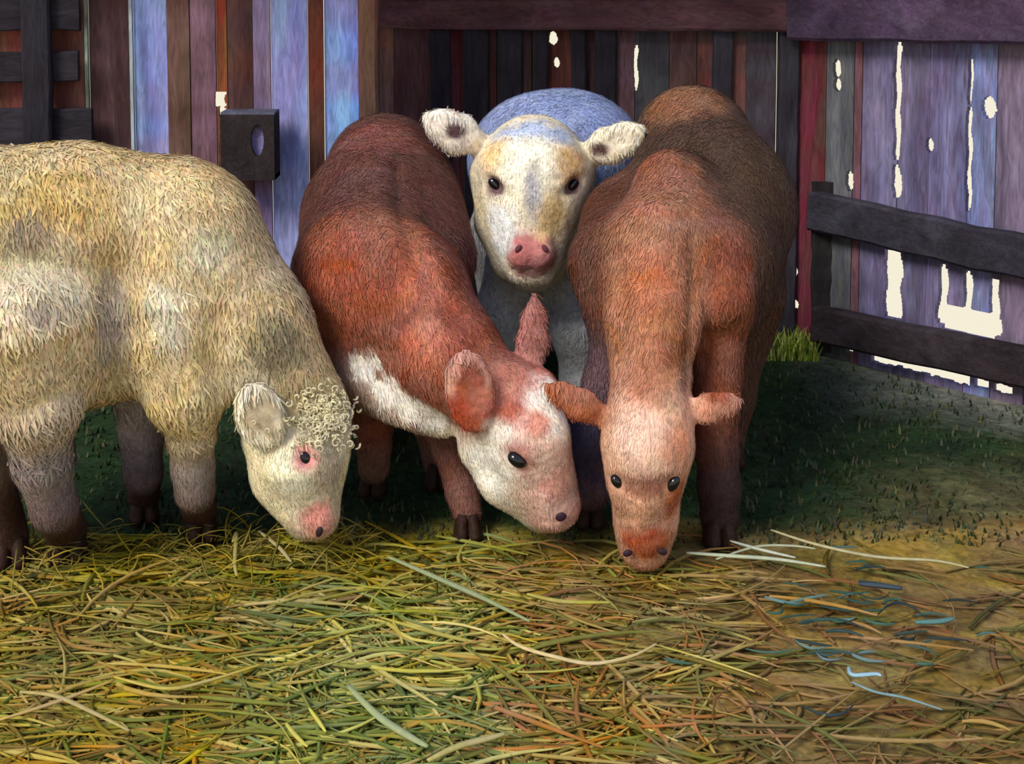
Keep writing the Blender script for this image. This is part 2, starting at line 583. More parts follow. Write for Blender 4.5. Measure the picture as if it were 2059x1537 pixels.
board_holes_b = blob(1111, 77, 10, 13) + blob(1118, 126, 7, 10) + ragged(1277, 10, 92, 182, 0, 14)
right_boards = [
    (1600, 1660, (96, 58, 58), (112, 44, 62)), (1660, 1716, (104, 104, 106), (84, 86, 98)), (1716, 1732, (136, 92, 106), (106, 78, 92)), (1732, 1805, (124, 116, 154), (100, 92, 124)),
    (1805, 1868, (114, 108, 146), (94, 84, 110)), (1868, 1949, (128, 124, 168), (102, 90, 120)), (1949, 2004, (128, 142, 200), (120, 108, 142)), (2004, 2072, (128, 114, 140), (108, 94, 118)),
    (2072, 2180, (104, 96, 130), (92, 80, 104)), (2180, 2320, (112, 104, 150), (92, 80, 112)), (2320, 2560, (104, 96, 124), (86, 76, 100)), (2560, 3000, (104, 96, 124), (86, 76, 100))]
holes_r = ragged(1805, 15, 84, 322, -3, 26) + ragged(1802, 16, 332, 398, 0, 10) + ragged(1953, 11, 112, 210, -2, 12) + ragged(1950, 14, 216, 425, -3, 24)
holes_r += blob(1683, 138, 9, 18) + blob(1684, 170, 8, 13) + blob(1708, 364, 8, 20) + blob(1990, 216, 15, 22) + blob(1869, 292, 9, 14) + blob(1803, 372, 10, 26)
holes_r += ragged(1796, 35, 505, 640, -2, 16)
holes_r += ragged(1897, 19, 532, 650, 0, 14) + ragged(1947, 19, 545, 650, 0, 14) + ragged(2001, 20, 562, 650, 0, 12) + ragged(1948, 122, 622, 672, 0, 6)
holes_r += blob(1595, 545, 9, 15) + blob(1599, 613, 7, 9)
for i in range(30):
    x = 1752 + 9.5 * i
    y = 714 + (x - 1752) * 0.262
    t = random.uniform(9, 14) * (1.0 if i < 22 else 0.7)
    if i not in (21, 25): holes_r.append((x, x + 9.6, y - t, y + t * 1.1))
holes_r += [(1703, 1716, 676, 708), (1628, 1640, 660, 690)]
board_wall('wall_left', WL_A, WL_B, left_boards, ragged(443, 22, 186, 214, 0, 6) + ragged(446, 14, 214, 238, 2, 5) + ragged(556, 6, 300, 350, 0, 8))
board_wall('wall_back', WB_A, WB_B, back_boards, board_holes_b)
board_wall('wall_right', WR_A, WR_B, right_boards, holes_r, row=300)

# unseen roof slab added to shade the back walls, open towards the yard
def slab(name, x0, x1, y0, y1, z0, z1, mat):
    V = [(x, y, z) for z in (z0, z1) for (x, y) in ((x0, y0), (x1, y0), (x1, y1), (x0, y1))]
    Fc = [(3, 2, 1, 0), (4, 5, 6, 7), (0, 1, 5, 4), (1, 2, 6, 5), (2, 3, 7, 6), (3, 0, 4, 7)]
    return mesh_obj(name, V, Fc, mat, None, None, smooth=False)
tag(slab('shade_roof', -2.7, 3.7, 3.7, 5.2, WALL_TOP, WALL_TOP + 0.05, M_SHADE_ROOF), kind='structure')

# floor: trodden ground, gently uneven, ending at the walls
def wall_y(x):
    """how far back the ground reaches at x"""
    if x < WL_B.x: return WL_A.y + (x - WL_A.x) * (WL_B.y - WL_A.y) / (WL_B.x - WL_A.x) + 0.03
    if x < WB_B.x: return WB_A.y + (x - WB_A.x) * (WB_B.y - WB_A.y) / (WB_B.x - WB_A.x) + 0.03
    return WR_A.y + (x - WR_A.x) * (WR_B.y - WR_A.y) / (WR_B.x - WR_A.x) + 0.015
def bumps(x, y):
    return 0.006 * math.sin(x * 5.1 + 1) * math.sin(y * 4.3) + 0.004 * math.sin(x * 13 + y * 9)
def wobble(x, y):
    return math.sin(x * 3.1 + 1.7 * math.sin(y * 2.3)) * 0.5 + math.sin(y * 5.3 + 2 * math.sin(x * 4.1)) * 0.5
GOLD, OLIVE, MOSS_SHADE, EARTH, GREY = (176, 150, 52), (134, 124, 50), (36, 56, 30), (128, 102, 62), (116, 118, 108)
DIRT = (92, 84, 56)
def ground_colour(x, y):
    w = wobble(x, y) + random.uniform(-0.35, 0.35)
    hay = np.array(lin(GOLD)) * (0.5 + 0.3 * w) + np.array(lin(OLIVE)) * (0.5 - 0.3 * w)
    right = min(max((x - 0.05 + 0.12 * w) / 0.5, 0), 1)
    hay = hay * (1 - 0.8 * right) + np.array(lin(EARTH)) * 0.8 * right
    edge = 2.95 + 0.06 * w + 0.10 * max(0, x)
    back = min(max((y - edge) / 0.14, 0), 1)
    c = hay * (1 - back) + np.array(lin(MOSS_SHADE)) * back  # dark moss green behind the calves has part of their shade painted in
    dr_ = min(max((x - 0.62 + 0.18 * w) / 0.35, 0), 1) * min(max((3.75 - y + 0.2 * w) / 0.4, 0), 1) * back
    c = c * (1 - 0.75 * dr_) + np.array(lin(DIRT)) * 0.75 * dr_
    g = min(max((y - 3.55 + 0.2 * w) / 0.4, 0), 1) * min(max((x - 0.9) / 0.5, 0), 1)
    return c * (1 - g) + np.array(lin(GREY)) * g
V = []; C = []; Fc = []
NX, NY = 220, 150
for i in range(NX + 1):
    x = -2.6 + 6.2 * i / NX
    ye = max(wall_y(x), 2.6)
    for j in range(NY + 1):
        t = j / NY
        y = 0.3 + (ye - 0.3) * (t ** 0.85)
        V.append((x, y, -0.012 + bumps(x, y))); C.append(ground_colour(x, y))
for i in range(NX):
    for j in range(NY):
        a = i * (NY + 1) + j
        Fc.append((a, a + NY + 1, a + NY + 2, a + 1))
tag(mesh_obj('floor', V, np.array(Fc), M_GROUND, None, np.array(C)), kind='structure')

# ------------------------------------------------------------------ timbers
def timber(name, p0, p1, w, d, col, alt, mat, origin=None, parent=None, jitter=0.004, seg=14, updir=Vector((0, 0, 1))):
    """a sawn timber from p0 to p1, w tall/wide and d deep, slightly uneven along its length, with eased edges"""
    p0, p1 = Vector(p0), Vector(p1)
    ax = (p1 - p0).normalized()
    side = ax.cross(updir).normalized() if abs(ax.dot(updir)) < 0.9 else ax.cross(Vector((1, 0, 0))).normalized()
    up = side.cross(ax).normalized()
    e = min(w, d) * 0.18
    prof = [(-d / 2 + e, -w / 2), (d / 2 - e, -w / 2), (d / 2, -w / 2 + e), (d / 2, w / 2 - e), (d / 2 - e, w / 2), (-d / 2 + e, w / 2), (-d / 2, w / 2 - e), (-d / 2, -w / 2 + e)]
    V = []; C = []; Fc = []
    for i in range(seg + 1):
        c = p0.lerp(p1, i / seg)
        f = random.random()
        cc = tuple(a * (1 - f) + b * f for a, b in zip(lin(col), lin(alt)))
        js, ju = random.uniform(-jitter, jitter), random.uniform(-jitter, jitter)
        for s, t in prof:
            V.append(tuple(c + side * (s + js) + up * (t + ju))); C.append(cc)
    for i in range(seg):
        for j in range(8):
            a = i * 8 + j; b = i * 8 + (j + 1) % 8
            Fc.append((a, b, b + 8, a + 8))
    Fc.append(tuple(range(8))[::-1]); Fc.append(tuple(seg * 8 + i for i in range(8)))
    return mesh_obj(name, V, Fc, mat, parent, np.array(C), smooth=False, origin=None if parent else (origin or p0))

def in_front(px, py, A, B, off):
    """a point on the face of a wall, brought off metres into the shed"""
    u = (B - A).normalized(); n = Vector((-u.y, u.x))
    A2, B2 = A - n * off, B - n * off
    s, z = on_wall(px, py, A2, B2)
    q = A2 + u * s
    return Vector((q.x, q.y, z))

uR = (WR_B - WR_A).normalized(); nR = Vector((-uR.y, uR.x))
def right_pt(s, z, off): 
    q = WR_A + uR * s - nR * off
    return (q.x, q.y, z)
# rails along the right-hand boards
r1a, r1b = in_front(1632, 424, WR_A, WR_B, 0.045), in_front(2059, 518, WR_A, WR_B, 0.045)
dr = (r1b - r1a)
tag(timber('fence_rail', r1a, r1a + dr * 2.2, 0.135, 0.05, (58, 56, 68), (44, 40, 50), M_RAIL), 'dark weathered upper fence rail across the slatted wall at right', 'fence rail')
r2a, r2b = in_front(1640, 652, WR_A, WR_B, 0.05), in_front(2059, 735, WR_A, WR_B, 0.05)
tag(timber('fence_rail', r2a, r2a + (r2b - r2a) * 2.2, 0.125, 0.055, (58, 50, 56), (44, 36, 40), M_RAIL), 'dark brown lower fence rail just above the ground at right', 'fence rail')
pp = in_front(1657, 530, WR_A, WR_B, 0.012)
tag(timber('fence_post', (pp.x, pp.y, 0.0), (pp.x, pp.y, 0.60), 0.085, 0.022, (50, 46, 48), (40, 36, 40), M_WOOD, updir=Vector((1, 0, 0))), 'short dark post joining the upper and lower fence rails beside the brown calf', 'post')
b0, b1 = in_front(1590, 35, WR_A, WR_B, 0.06), in_front(2059, 38, WR_A, WR_B, 0.06)
tag(timber('timber_beam', (b0.x, b0.y, b0.z), tuple(Vector(b0) + (Vector(b1) - Vector(b0)) * 2.2), 0.155, 0.06, (78, 62, 88), (62, 50, 66), M_RAIL), 'purple brown horizontal timber beam above the bright slatted wall at top right', 'beam')
c0, c1 = in_front(725, 25, WB_A, WB_B, 0.05), in_front(1590, 30, WB_A, WB_B, 0.05)
tag(timber('timber_beam', c0, c1, 0.115, 0.05, (92, 62, 70), (76, 52, 58), M_RAIL), 'brown horizontal header beam over the dark back wall behind the white faced calf', 'beam')
stud_list = [(885, 44, 'dark grey upright stud on back wall above the red calf', 60, 300), (958, 52, 'near-black upright stud above the white calf ear that is nearest the red calf', 50, 300),
             (1026, 50, 'dark upright stud over the left part of the white calf back', 60, 300), (1087, 30, 'narrow black upright stud just left of two small light holes', 60, 300),
             (1163, 30, 'narrow navy black upright stud just right of two small light holes', 60, 300), (1217, 44, 'wide black upright stud beside the bright crack on the back wall', 60, 300)]
for px, w, lab, ya, yb in stud_list:
    q = in_front(px, 200, WB_A, WB_B, 0.02)
    t = in_front(px, ya, WB_A, WB_B, 0.02)
    tag(timber('wall_stud', (q.x, q.y, 0.0), (q.x, q.y, t.z), RM(w, q.y), 0.035, (48, 44, 54), (40, 36, 44), M_WOOD, updir=Vector((1, 0, 0)), jitter=0.002), lab, 'stud', 'dark studs on the back wall')
for px, lab in ((1452, 'grey upright stud on the back wall behind the brown calf'), (1585, 'dark upright corner stud right of the brown calf rump')):
    q = in_front(px, 200, WB_A, WB_B, 0.02)
    tag(timber('wall_stud', (q.x, q.y, 0.0), (q.x, q.y, 1.15), RM(40, q.y), 0.035, (62, 60, 70), (50, 46, 56), M_WOOD, updir=Vector((1, 0, 0)), jitter=0.002), lab, 'stud', 'dark studs on the back wall')
q = in_front(742, 200, WL_A, WL_B, -0.02)
tag(timber('corner_post', (q.x, q.y, 0.0), (q.x, q.y, WALL_TOP), RM(40, q.y), 0.06, (112, 76, 62), (96, 72, 66), M_WOOD, updir=Vector((1, 0, 0))), 'brown corner post at the right end of the blue boards above the red calf', 'post')

# dark plank gate at far left
g0 = in_front(75, 290, WL_A, WL_B, 0.06)
gate = tag(empty('plank_gate', (g0.x, g0.y, 0.0)), 'dark plank gate of wide boards on an upright behind the cream calf', 'gate')
for ya, yb, xa, xb in ((-40, 62, -250, 160), (104, 166, -250, 158), (216, 304, -250, 186)):
    p0 = in_front(xa, (ya + yb) / 2, WL_A, WL_B, 0.06); p1 = in_front(xb, (ya + yb) / 2, WL_A, WL_B, 0.06)
    timber('gate_board', p0, p1, RM(yb - ya, p0.y), 0.028, (52, 48, 58), (44, 40, 46), M_RAIL, parent=gate)
p0 = in_front(77, 200, WL_A, WL_B, 0.09)
timber('upright', (p0.x, p0.y, 0.0), (p0.x, p0.y, 1.34), RM(58, p0.y), 0.035, (44, 42, 52), (40, 36, 42), M_WOOD, parent=gate, updir=Vector((1, 0, 0)))

# dark box with an oval opening on the left wall
fc = in_front(503, 293, WL_A, WL_B, 0.11)
fb = tag(empty('feed_box', (fc.x, fc.y, fc.z - 0.12)), 'dark feed box with a pale oval opening on the blue board wall', 'box')
hw, hh, dp = RM(54, fc.y), RM(66, fc.y), 0.09
def oval_front(w, h, ow, oh, ox, oz, depth):
    n = 32; V = []; Fc = []
    for yy in (0.0, depth):
        for i in range(n):
            a = 2 * math.pi * i / n
            V.append((ox + ow * math.cos(a), yy, oz + oh * math.sin(a)))
        for i in range(n):
            a = 2 * math.pi * i / n
            s = 1 / max(abs(math.cos(a)) , abs(math.sin(a)))
            V.append((w * max(-1, min(1, s * math.cos(a))), yy, h * max(-1, min(1, s * math.sin(a)))))
    for i in range(n):
        j = (i + 1) % n
        Fc += [(i, n + i, n + j, j), (2 * n + i, 2 * n + j, 3 * n + j, 3 * n + i), (i, j, 2 * n + j, 2 * n + i), (n + i, 3 * n + i, 3 * n + j, n + j)]
    return V, Fc
fv, ff = oval_front(hw, hh, RM(13, fc.y), RM(32, fc.y), RM(20, fc.y), RM(15, fc.y), 0.016)
M_BOX = material('box_wood', (50, 42, 44), scale=8, amount=0.3)
M_BOXIN = material('box_lining', (150, 140, 190), scale=8, amount=0.15)
mesh_obj('front_panel', np.array(fv) + np.array(fc) + np.array([0, -dp / 2, 0]), ff, M_BOX, fb, smooth=False)
def bx(name, cx, cy, cz, sx, sy, sz, mat, parent):
    V = [(cx + a * sx / 2, cy + b * sy / 2, cz + c * sz / 2) for c in (-1, 1) for a, b in ((-1, -1), (1, -1), (1, 1), (-1, 1))]
    Fc = [(3, 2, 1, 0), (4, 5, 6, 7), (0, 1, 5, 4), (1, 2, 6, 5), (2, 3, 7, 6), (3, 0, 4, 7)]
    return mesh_obj(name, V, Fc, mat, parent, smooth=False)
bx('side_panel', fc.x - hw + 0.008, fc.y + 0.01, fc.z, 0.016, dp, 2 * hh, M_BOX, fb)
bx('side_panel', fc.x + hw - 0.008, fc.y + 0.01, fc.z, 0.016, dp, 2 * hh, M_BOX, fb)
bx('bottom_panel', fc.x, fc.y + 0.01, fc.z - hh + 0.008, 2 * hw, dp, 0.016, M_BOX, fb)
bx('lid', fc.x, fc.y + 0.01, fc.z + hh + 0.004, 2 * hw, dp, 0.008, material('lid_wood', (92, 92, 112), scale=8), fb)
bx('lining', fc.x, fc.y - 0.012, fc.z, 2 * hw - 0.03, 0.01, 2 * hh - 0.03, M_BOXIN, fb)
#END_SETTING

#BEGIN_CALVES
# ------------------------------------------------------------------ calves
def down_flow(dx=0.0, dy=-0.2):
    return lambda p: np.tile(np.array([dx, dy, -1.0]), (len(p), 1))
def by_head(c, R, hl=0.010, bl=0.019, leg=0.011):
    c = np.array(c)
    def f(p):
        d = np.linalg.norm(p - c, axis=1)
        t = np.clip((d - R) / 0.10, 0, 1)
        L = hl * (1 - t) + bl * t
        return np.where(p[:, 2] < 0.30, np.minimum(L, leg), L)
    return f

# --- red calf with white face, grazing with its head turned to the right
RED, RED2, DRED, PINKW, WHT = (146, 84, 66), (130, 74, 58), (106, 68, 60), (226, 190, 172), (240, 228, 208)
B = Body(0.05)
B.limb(DRED, (775, 345, 3.72, 118), (752, 440, 3.45, 140), (730, 545, 3.17, 142))
B.limb(RED2, (760, 520, 3.65, 100), (705, 600, 3.2, 118))
B.limb(DRED, (820, 390, 3.6, 105), (848, 520, 3.32, 112))
B.limb(RED, (735, 560, 3.10, 138), (800, 600, 3.05, 140), (895, 715, 2.95, 108), (985, 795, 2.87, 80))
B.limb(RED2, (690, 640, 3.1, 92), (750, 750, 3.02, 74), (850, 815, 2.93, 54))
B.limb(WHT, (735, 745, 2.985, 40), (800, 805, 2.945, 38), (890, 850, 2.90, 30), k=0.03)
L1, L2 = (136, 90, 76), (118, 84, 74)
B.limb(RED2, (735, 740, 3.12, 64), (752, 850, 3.13, 40))
B.limb(L1, (752, 850, 3.13, 38), (752, 900, 3.13, 33), k=0.02)
B.limb(L2, (752, 900, 3.13, 33), (752, 940, 3.13, 29), (G(752, 985) + Vector((0, 0, 0.05)), 0.036), k=0.02)
B.limb(L1, (850, 760, 3.07, 60), (900, 890, 3.05, 36), k=0.04)
B.limb((118, 76, 66), (900, 890, 3.05, 36), (930, 990, 3.0, 32), (G(940, 1070) + Vector((0, 0, 0.05)), 0.036), k=0.02)
B.limb(L1, (850, 680, 3.45, 76), (872, 850, 3.31, 42), k=0.04)
B.limb(L2, (872, 850, 3.31, 40), (G(882, 968) + Vector((0, 0, 0.04)), 0.038), k=0.02)
B.limb(L1, (700, 680, 3.55, 76), (750, 830, 3.6, 38), (G(748, 898) + Vector((0, 0, 0.04)), 0.036), k=0.04)
B.limb((196, 118, 96), (990, 785, 2.87, 66), (1075, 790, 2.86, 52))
B.limb(PINKW, (1015, 835, 2.85, 86), (1062, 885, 2.82, 80), (1092, 965, 2.82, 60), (1112, 1015, 2.83, 50), k=0.04)
B.limb(WHT, (975, 900, 2.86, 54), (1015, 965, 2.85, 46), (1082, 1030, 2.86, 36), k=0.04)
B.ell((224, 170, 158), 1118, 1020, 2.81, 46, 40, 38, 20, k=0.03)
B.ell((206, 148, 130), 945, 788, 2.745, 90, 52, 17, 100, 8, k=0.012)
B.ell((150, 92, 74), 948, 790, 2.715, 70, 34, 14, 100, 8, k=0.008, cut=True)
B.limb((172, 112, 104), (1062, 745, 2.90, 26), (1071, 690, 2.92, 32), (1074, 640, 2.93, 23), (1074, 588, 2.94, 6), k=0.02, flat=0.5)
for e in ((1040, 925),):
    B.ell(PINKW, e[0], e[1], 2.735, 16, 11, 16, -35, k=0.012, cut=True)
B.paint((150, 84, 66), 948, 792, 2.75, 52, 0.2, 0.2, sy=1.35, sx=0.62)
for q in ((730, 735, 2.99, 34), (775, 785, 2.96, 36), (825, 822, 2.92, 34), (872, 848, 2.88, 30)):
    B.paint((246, 238, 226), *q, 0.3, 0.6)
B.paint((176, 86, 58), 930, 850, 2.80, 62, 0.3, 0.3)
B.paint((186, 98, 70), 1010, 800, 2.77, 60, 0.35, 0.3)
B.paint((200, 126, 104), 1060, 770, 2.80, 50, 0.4, 0.3)
B.paint((248, 238, 226), 1112, 815, 2.76, 54, 0.35, 0.3, sy=1.5)
B.paint((246, 232, 218), 1000, 880, 2.76, 34, 0.5, 0.4)
B.paint((212, 150, 132), 1080, 850, 2.72, 30, 0.4, 0.2)
B.paint((206, 148, 136), 1038, 925, 2.75, 40, 0.4, 0.2)
B.paint((248, 242, 230), 980, 940, 2.78, 64, 0.4, 0.3)
B.paint((222, 168, 150), 1120, 980, 2.75, 36, 0.5, 0.3)
B.paint((160, 100, 78), 800, 480, 3.0, 90, 0.5, 0.4)
B.paint((196, 118, 92), 850, 560, 2.97, 45, 0.5, 0.4, sy=1.6)
B.paint((184, 112, 92), 860, 690, 2.86, 55, 0.5, 0.4)
B.paint((154, 84, 62), 640, 520, 3.05, 80, 0.5, 0.4)
B.paint((150, 92, 84), 760, 270, 3.6, 80, 0.5, 0.4)
B.dent(9, 14, (800, 330), (805, 420), (835, 520), (890, 600), (960, 680))
B.dent(-7, 20, (770, 330), (775, 430), (800, 530), (850, 620))
B.dent(-6, 18, (840, 420), (870, 510), (925, 590))
B.dent(7, 20, (640, 640), (700, 680), (780, 720))
B.dent(-6, 24, (620, 480), (650, 580))
B.dent(6, 9, (1018, 915), (1040, 925), (1062, 945))
B.dent(-4, 8, (1010, 903), (1040, 905), (1066, 925))
B.dent(5, 10, (1075, 950), (1090, 990))
B.dent(5, 5, (1085, 1052), (1120, 1056), (1150, 1048))
B.dent(5, 16, (985, 905), (1010, 950))
rt = tag(empty('calf', G(800, 960)), 'red calf with white face grazing, head turned to the right, one ear upright', 'calf', 'calves in the barn')
hp = P(1050, 900, 2.82)
finish_calf(rt, B, [(1040, 925, 2.76, 18, -35)], [(1128, 1040, 2.79, 12, 9, 20)],
            [(752, 990, 33, -0.2, -1), (940, 1078, 33, 0.1, -1), (882, 976, 32, 0, -1), (748, 902, 30, 0, -1)],
            46000, by_head(hp, 0.17), down_flow(0.35), extra_avoid=[(np.array(P(948, 790, 2.77)), 0.05)], seed=3)

# --- brown calf on the right, facing the viewer, head down
BRN, NECK, FACE = (88, 66, 56), (172, 118, 92), (216, 168, 140)
B = Body()
B.limb(BRN, (1392, 290, 3.65, 120), (1425, 420, 3.42, 168), (1410, 520, 3.15, 150))
B.limb(BRN, (1440, 500, 3.6, 140), (1410, 590, 3.2, 135))
B.limb((112, 72, 58), (1276, 455, 3.42, 110), (1262, 540, 3.12, 112), (1262, 610, 3.08, 84))
B.limb((150, 98, 78), (1352, 380, 3.2, 80), (1345, 500, 3.05, 106))
B.limb((150, 96, 76), (1440, 500, 3.04, 66), (1450, 600, 2.99, 66), k=0.03)
B.limb(NECK, (1330, 500, 3.04, 108), (1312, 650, 2.93, 92), (1308, 790, 2.84, 82), k=0.03)
B.limb((150, 92, 74), (1446, 640, 3.03, 58), (1440, 800, 3.0, 48), k=0.04)
B.limb((124, 74, 58), (1440, 810, 3.0, 46), (1440, 900, 2.99, 43), k=0.02)
B.limb((72, 54, 54), (1442, 905, 2.99, 43), (1446, 980, 2.98, 42), (G(1446, 1082) + Vector((0, 0, 0.05)), 0.046), k=0.02)
B.limb((104, 78, 84), (1244, 630, 3.08, 54), (1216, 780, 3.05, 38), (1174, 890, 3.04, 40), (1184, 980, 3.03, 34), (G(1188, 1045) + Vector((0, 0, 0.05)), 0.036))
B.limb((96, 66, 52), (1490, 600, 3.55, 90), (1470, 800, 3.5, 42), (G(1470, 925) + Vector((0, 0, 0.04)), 0.036))
B.limb((96, 66, 52), (1330, 620, 3.5, 90), (1290, 800, 3.45, 42), (G(1290, 930) + Vector((0, 0, 0.04)), 0.036))
B.limb(FACE, (1305, 850, 2.80, 84), (1302, 895, 2.79, 88), (1297, 965, 2.78, 70), (1298, 1050, 2.80, 55), (1295, 1090, 2.82, 49), k=0.04)
B.limb((206, 112, 72), (1300, 1000, 2.84, 56), (1296, 1092, 2.85, 42))
B.limb((176, 108, 80), (1226, 846, 2.80, 20), (1168, 814, 2.79, 33), (1128, 792, 2.79, 24), (1098, 774, 2.80, 7), k=0.015, flat=0.42)
B.limb((150, 84, 62), (1190, 832, 2.762, 10), (1150, 812, 2.762, 17), (1122, 796, 2.768, 6), k=0.01, flat=0.5, cut=True)
B.limb((226, 166, 140), (1368, 834, 2.80, 20), (1424, 820, 2.79, 31), (1462, 812, 2.79, 22), (1490, 804, 2.80, 7), k=0.015, flat=0.42)
B.limb((190, 120, 92), (1400, 832, 2.762, 6), (1436, 824, 2.760, 12), (1466, 815, 2.768, 5), k=0.01, flat=0.5, cut=True)
B.paint((190, 106, 70), 1295, 1098, 2.76, 58, 0.3, 0.3, sy=0.75)
B.paint((156, 108, 90), 1297, 985, 2.7, 46, 0.4, 0.2, sx=1.3, sy=0.5)
B.paint((246, 206, 182), 1275, 885, 2.70, 66, 0.5, 0.4)  # pinkish forehead highlight painted into the coat
B.paint((244, 204, 176), 1330, 920, 2.70, 34, 0.5, 0.4)
B.paint((214, 150, 116), 1370, 900, 2.74, 40, 0.5, 0.3)
B.paint((186, 114, 84), 1365, 1010, 2.76, 32, 0.4, 0.3, sy=1.6)
B.paint((190, 128, 98), 1300, 740, 2.84, 60, 0.6, 0.4)
B.paint((150, 92, 62), 1370, 700, 2.86, 40, 0.5, 0.4)
B.paint((180, 114, 84), 1290, 560, 2.95, 60, 0.6, 0.5)
B.paint((152, 88, 66), 1470, 540, 2.95, 50, 0.5, 0.4, sy=1.6)
B.paint((150, 104, 78), 1370, 200, 3.5, 80, 0.5, 0.4)
B.paint((82, 62, 50), 1490, 320, 3.4, 120, 0.5, 0.4)  # right side of the body darkened: its shade is painted on
B.paint((164, 90, 66), 1440, 780, 2.95, 30, 0.5, 0.3, sy=1.6)
B.paint((62, 56, 78), 1172, 890, 2.99, 50, 0.4, 0.3, sy=2.0)
B.dent(14, 15, (1398, 470), (1402, 570), (1396, 680), (1392, 770))
B.dent(9, 16, (1240, 520), (1246, 620), (1250, 720))
B.dent(-7, 22, (1330, 420), (1320, 560), (1310, 700))
B.dent(8, 14, (1480, 660), (1430, 690), (1400, 740))
B.dent(7, 18, (1330, 440), (1390, 430))
B.dent(-6, 22, (1455, 520), (1470, 600))
B.dent(8, 10, (1238, 968)); B.dent(8, 10, (1354, 972))
B.dent(-4, 9, (1222, 946), (1250, 948)); B.dent(-4, 9, (1342, 950), (1370, 950))
B.dent(6, 14, (1258, 975), (1297, 985), (1336, 975))
B.dent(-4, 16, (1297, 1020), (1297, 1070))
B.dent(5, 9, (1340, 1000), (1335, 1050)); B.dent(5, 9, (1258, 1000), (1262, 1050))
B.dent(-4, 30, (1290, 890))
rt = tag(empty('calf', G(1330, 1000)), 'reddish brown calf facing forward with its head down in the hay', 'calf', 'calves in the barn')
hp = P(1298, 960, 2.78)
finish_calf(rt, B, [(1240, 968, 2.76, 13, -55), (1353, 972, 2.76, 15, 60)], [(1262, 1113, 2.79, 10, 7, 20), (1332, 1110, 2.79, 10, 7, -20)],
            [(1446, 1090, 40, 0.05, -1), (1188, 1052, 34, -0.1, -1), (1470, 930, 32, 0, -1), (1290, 935, 32, 0, -1)],
            48000, by_head(hp, 0.19), down_flow(0.0), seed=5)

# --- white-faced calf at the back, looking at the viewer
CRM, TAN = (244, 230, 200), (214, 180, 134)
B = Body(0.22)
SKYLIT_BLUE = (158, 172, 214)  # skylight falling on the back, put into the coat colour
B.ell(SKYLIT_BLUE, 1118, 320, 3.85, 172, 138, 250, 0, k=0.05)
B.limb(SKYLIT_BLUE, (1080, 330, 3.8, 130), (1150, 330, 3.85, 132), (1150, 345, 4.15, 140), k=0.06)
B.limb((190, 190, 206), (1090, 400, 3.8, 130), (1110, 440, 4.15, 150))
B.limb((196, 196, 206), (1078, 345, 3.46, 98), (1092, 380, 3.7, 120))
B.limb((222, 224, 230), (1085, 460, 3.62, 108), (1085, 525, 3.58, 74))
B.limb((222, 224, 230), (1036, 530, 3.53, 62), (1012, 630, 3.50, 50), (1000, 760, 3.54, 40), (1000, 810, 3.54, 34), (G(1000, 868) + Vector((0, 0, 0.05)), 0.042))
B.limb((222, 224, 230), (1132, 530, 3.53, 66), (1162, 650, 3.50, 56), (1178, 770, 3.54, 46), (1190, 810, 3.54, 36), (G(1192, 868) + Vector((0, 0, 0.05)), 0.042))
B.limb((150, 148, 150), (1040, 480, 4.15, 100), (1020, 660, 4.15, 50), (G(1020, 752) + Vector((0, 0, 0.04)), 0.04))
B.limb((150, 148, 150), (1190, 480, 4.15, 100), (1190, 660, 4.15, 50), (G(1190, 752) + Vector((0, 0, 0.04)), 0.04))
B.limb(CRM, (1072, 318, 3.41, 84), (1072, 352, 3.37, 114), (1068, 420, 3.33, 92), (1066, 490, 3.29, 68), (1068, 520, 3.27, 60), k=0.04)
B.limb(CRM, (988, 345, 3.40, 40), (990, 450, 3.37, 30), (1015, 535, 3.31, 26), k=0.04)
B.limb(CRM, (1156, 345, 3.40, 38), (1140, 450, 3.36, 28), (1114, 535, 3.31, 26), k=0.04)
B.limb((236, 224, 204), (1072, 470, 3.36, 72), (1072, 535, 3.31, 46), k=0.04)
B.ell((206, 132, 130), 1050, 506, 3.20, 32, 38, 34, 0, k=0.02)
B.ell((206, 132, 130), 1086, 506, 3.20, 32, 38, 34, 0, k=0.02)
B.limb((232, 214, 206), (1042, 552, 3.235, 18), (1096, 552, 3.235, 18), k=0.015)
B.limb((236, 230, 224), (1050, 566, 3.26, 16), (1090, 566, 3.26, 16), k=0.015)
B.limb((228, 218, 204), (968, 292, 3.40, 24), (922, 270, 3.36, 42), (888, 252, 3.35, 34), (860, 238, 3.35, 14), k=0.02, flat=0.38)
B.limb((190, 166, 150), (940, 282, 3.315, 12), (910, 264, 3.305, 24), (880, 248, 3.31, 10), k=0.012, flat=0.5, cut=True)
B.limb((242, 230, 206), (1176, 316, 3.38, 24), (1222, 294, 3.32, 38), (1258, 278, 3.29, 34), (1282, 264, 3.28, 18), k=0.02, flat=0.38)
B.limb((190, 156, 132), (1198, 306, 3.30, 10), (1232, 290, 3.265, 20), (1264, 274, 3.245, 9), k=0.012, flat=0.5, cut=True)
for e, an in (((992, 371), -50), ((1154, 373), 50)):
    B.ell(CRM, e[0], e[1], 3.245, 22, 14, 22, an, k=0.015, cut=True)
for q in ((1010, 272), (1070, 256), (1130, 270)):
    B.paint((186, 196, 218), *q, 3.3, 40, 0.6, 0.5, sy=0.7)  # bluish shadow along the top of the head, painted into the coat
for ox in (-20, 0, 20):
    B.paint((204, 128, 126), 1068 + ox, 506, 3.18, 33, 0.2, 0.1, sy=1.15)
for ox in (-22, 0, 22):
    B.paint((216, 156, 146), 1069 + ox, 553, 3.22, 16, 0.4, 0.2, sy=0.7)
B.paint((220, 186, 136), 1110, 440, 3.2, 42, 0.5, 0.4, sy=1.3)  # shade on the right of the face, painted as tan patches
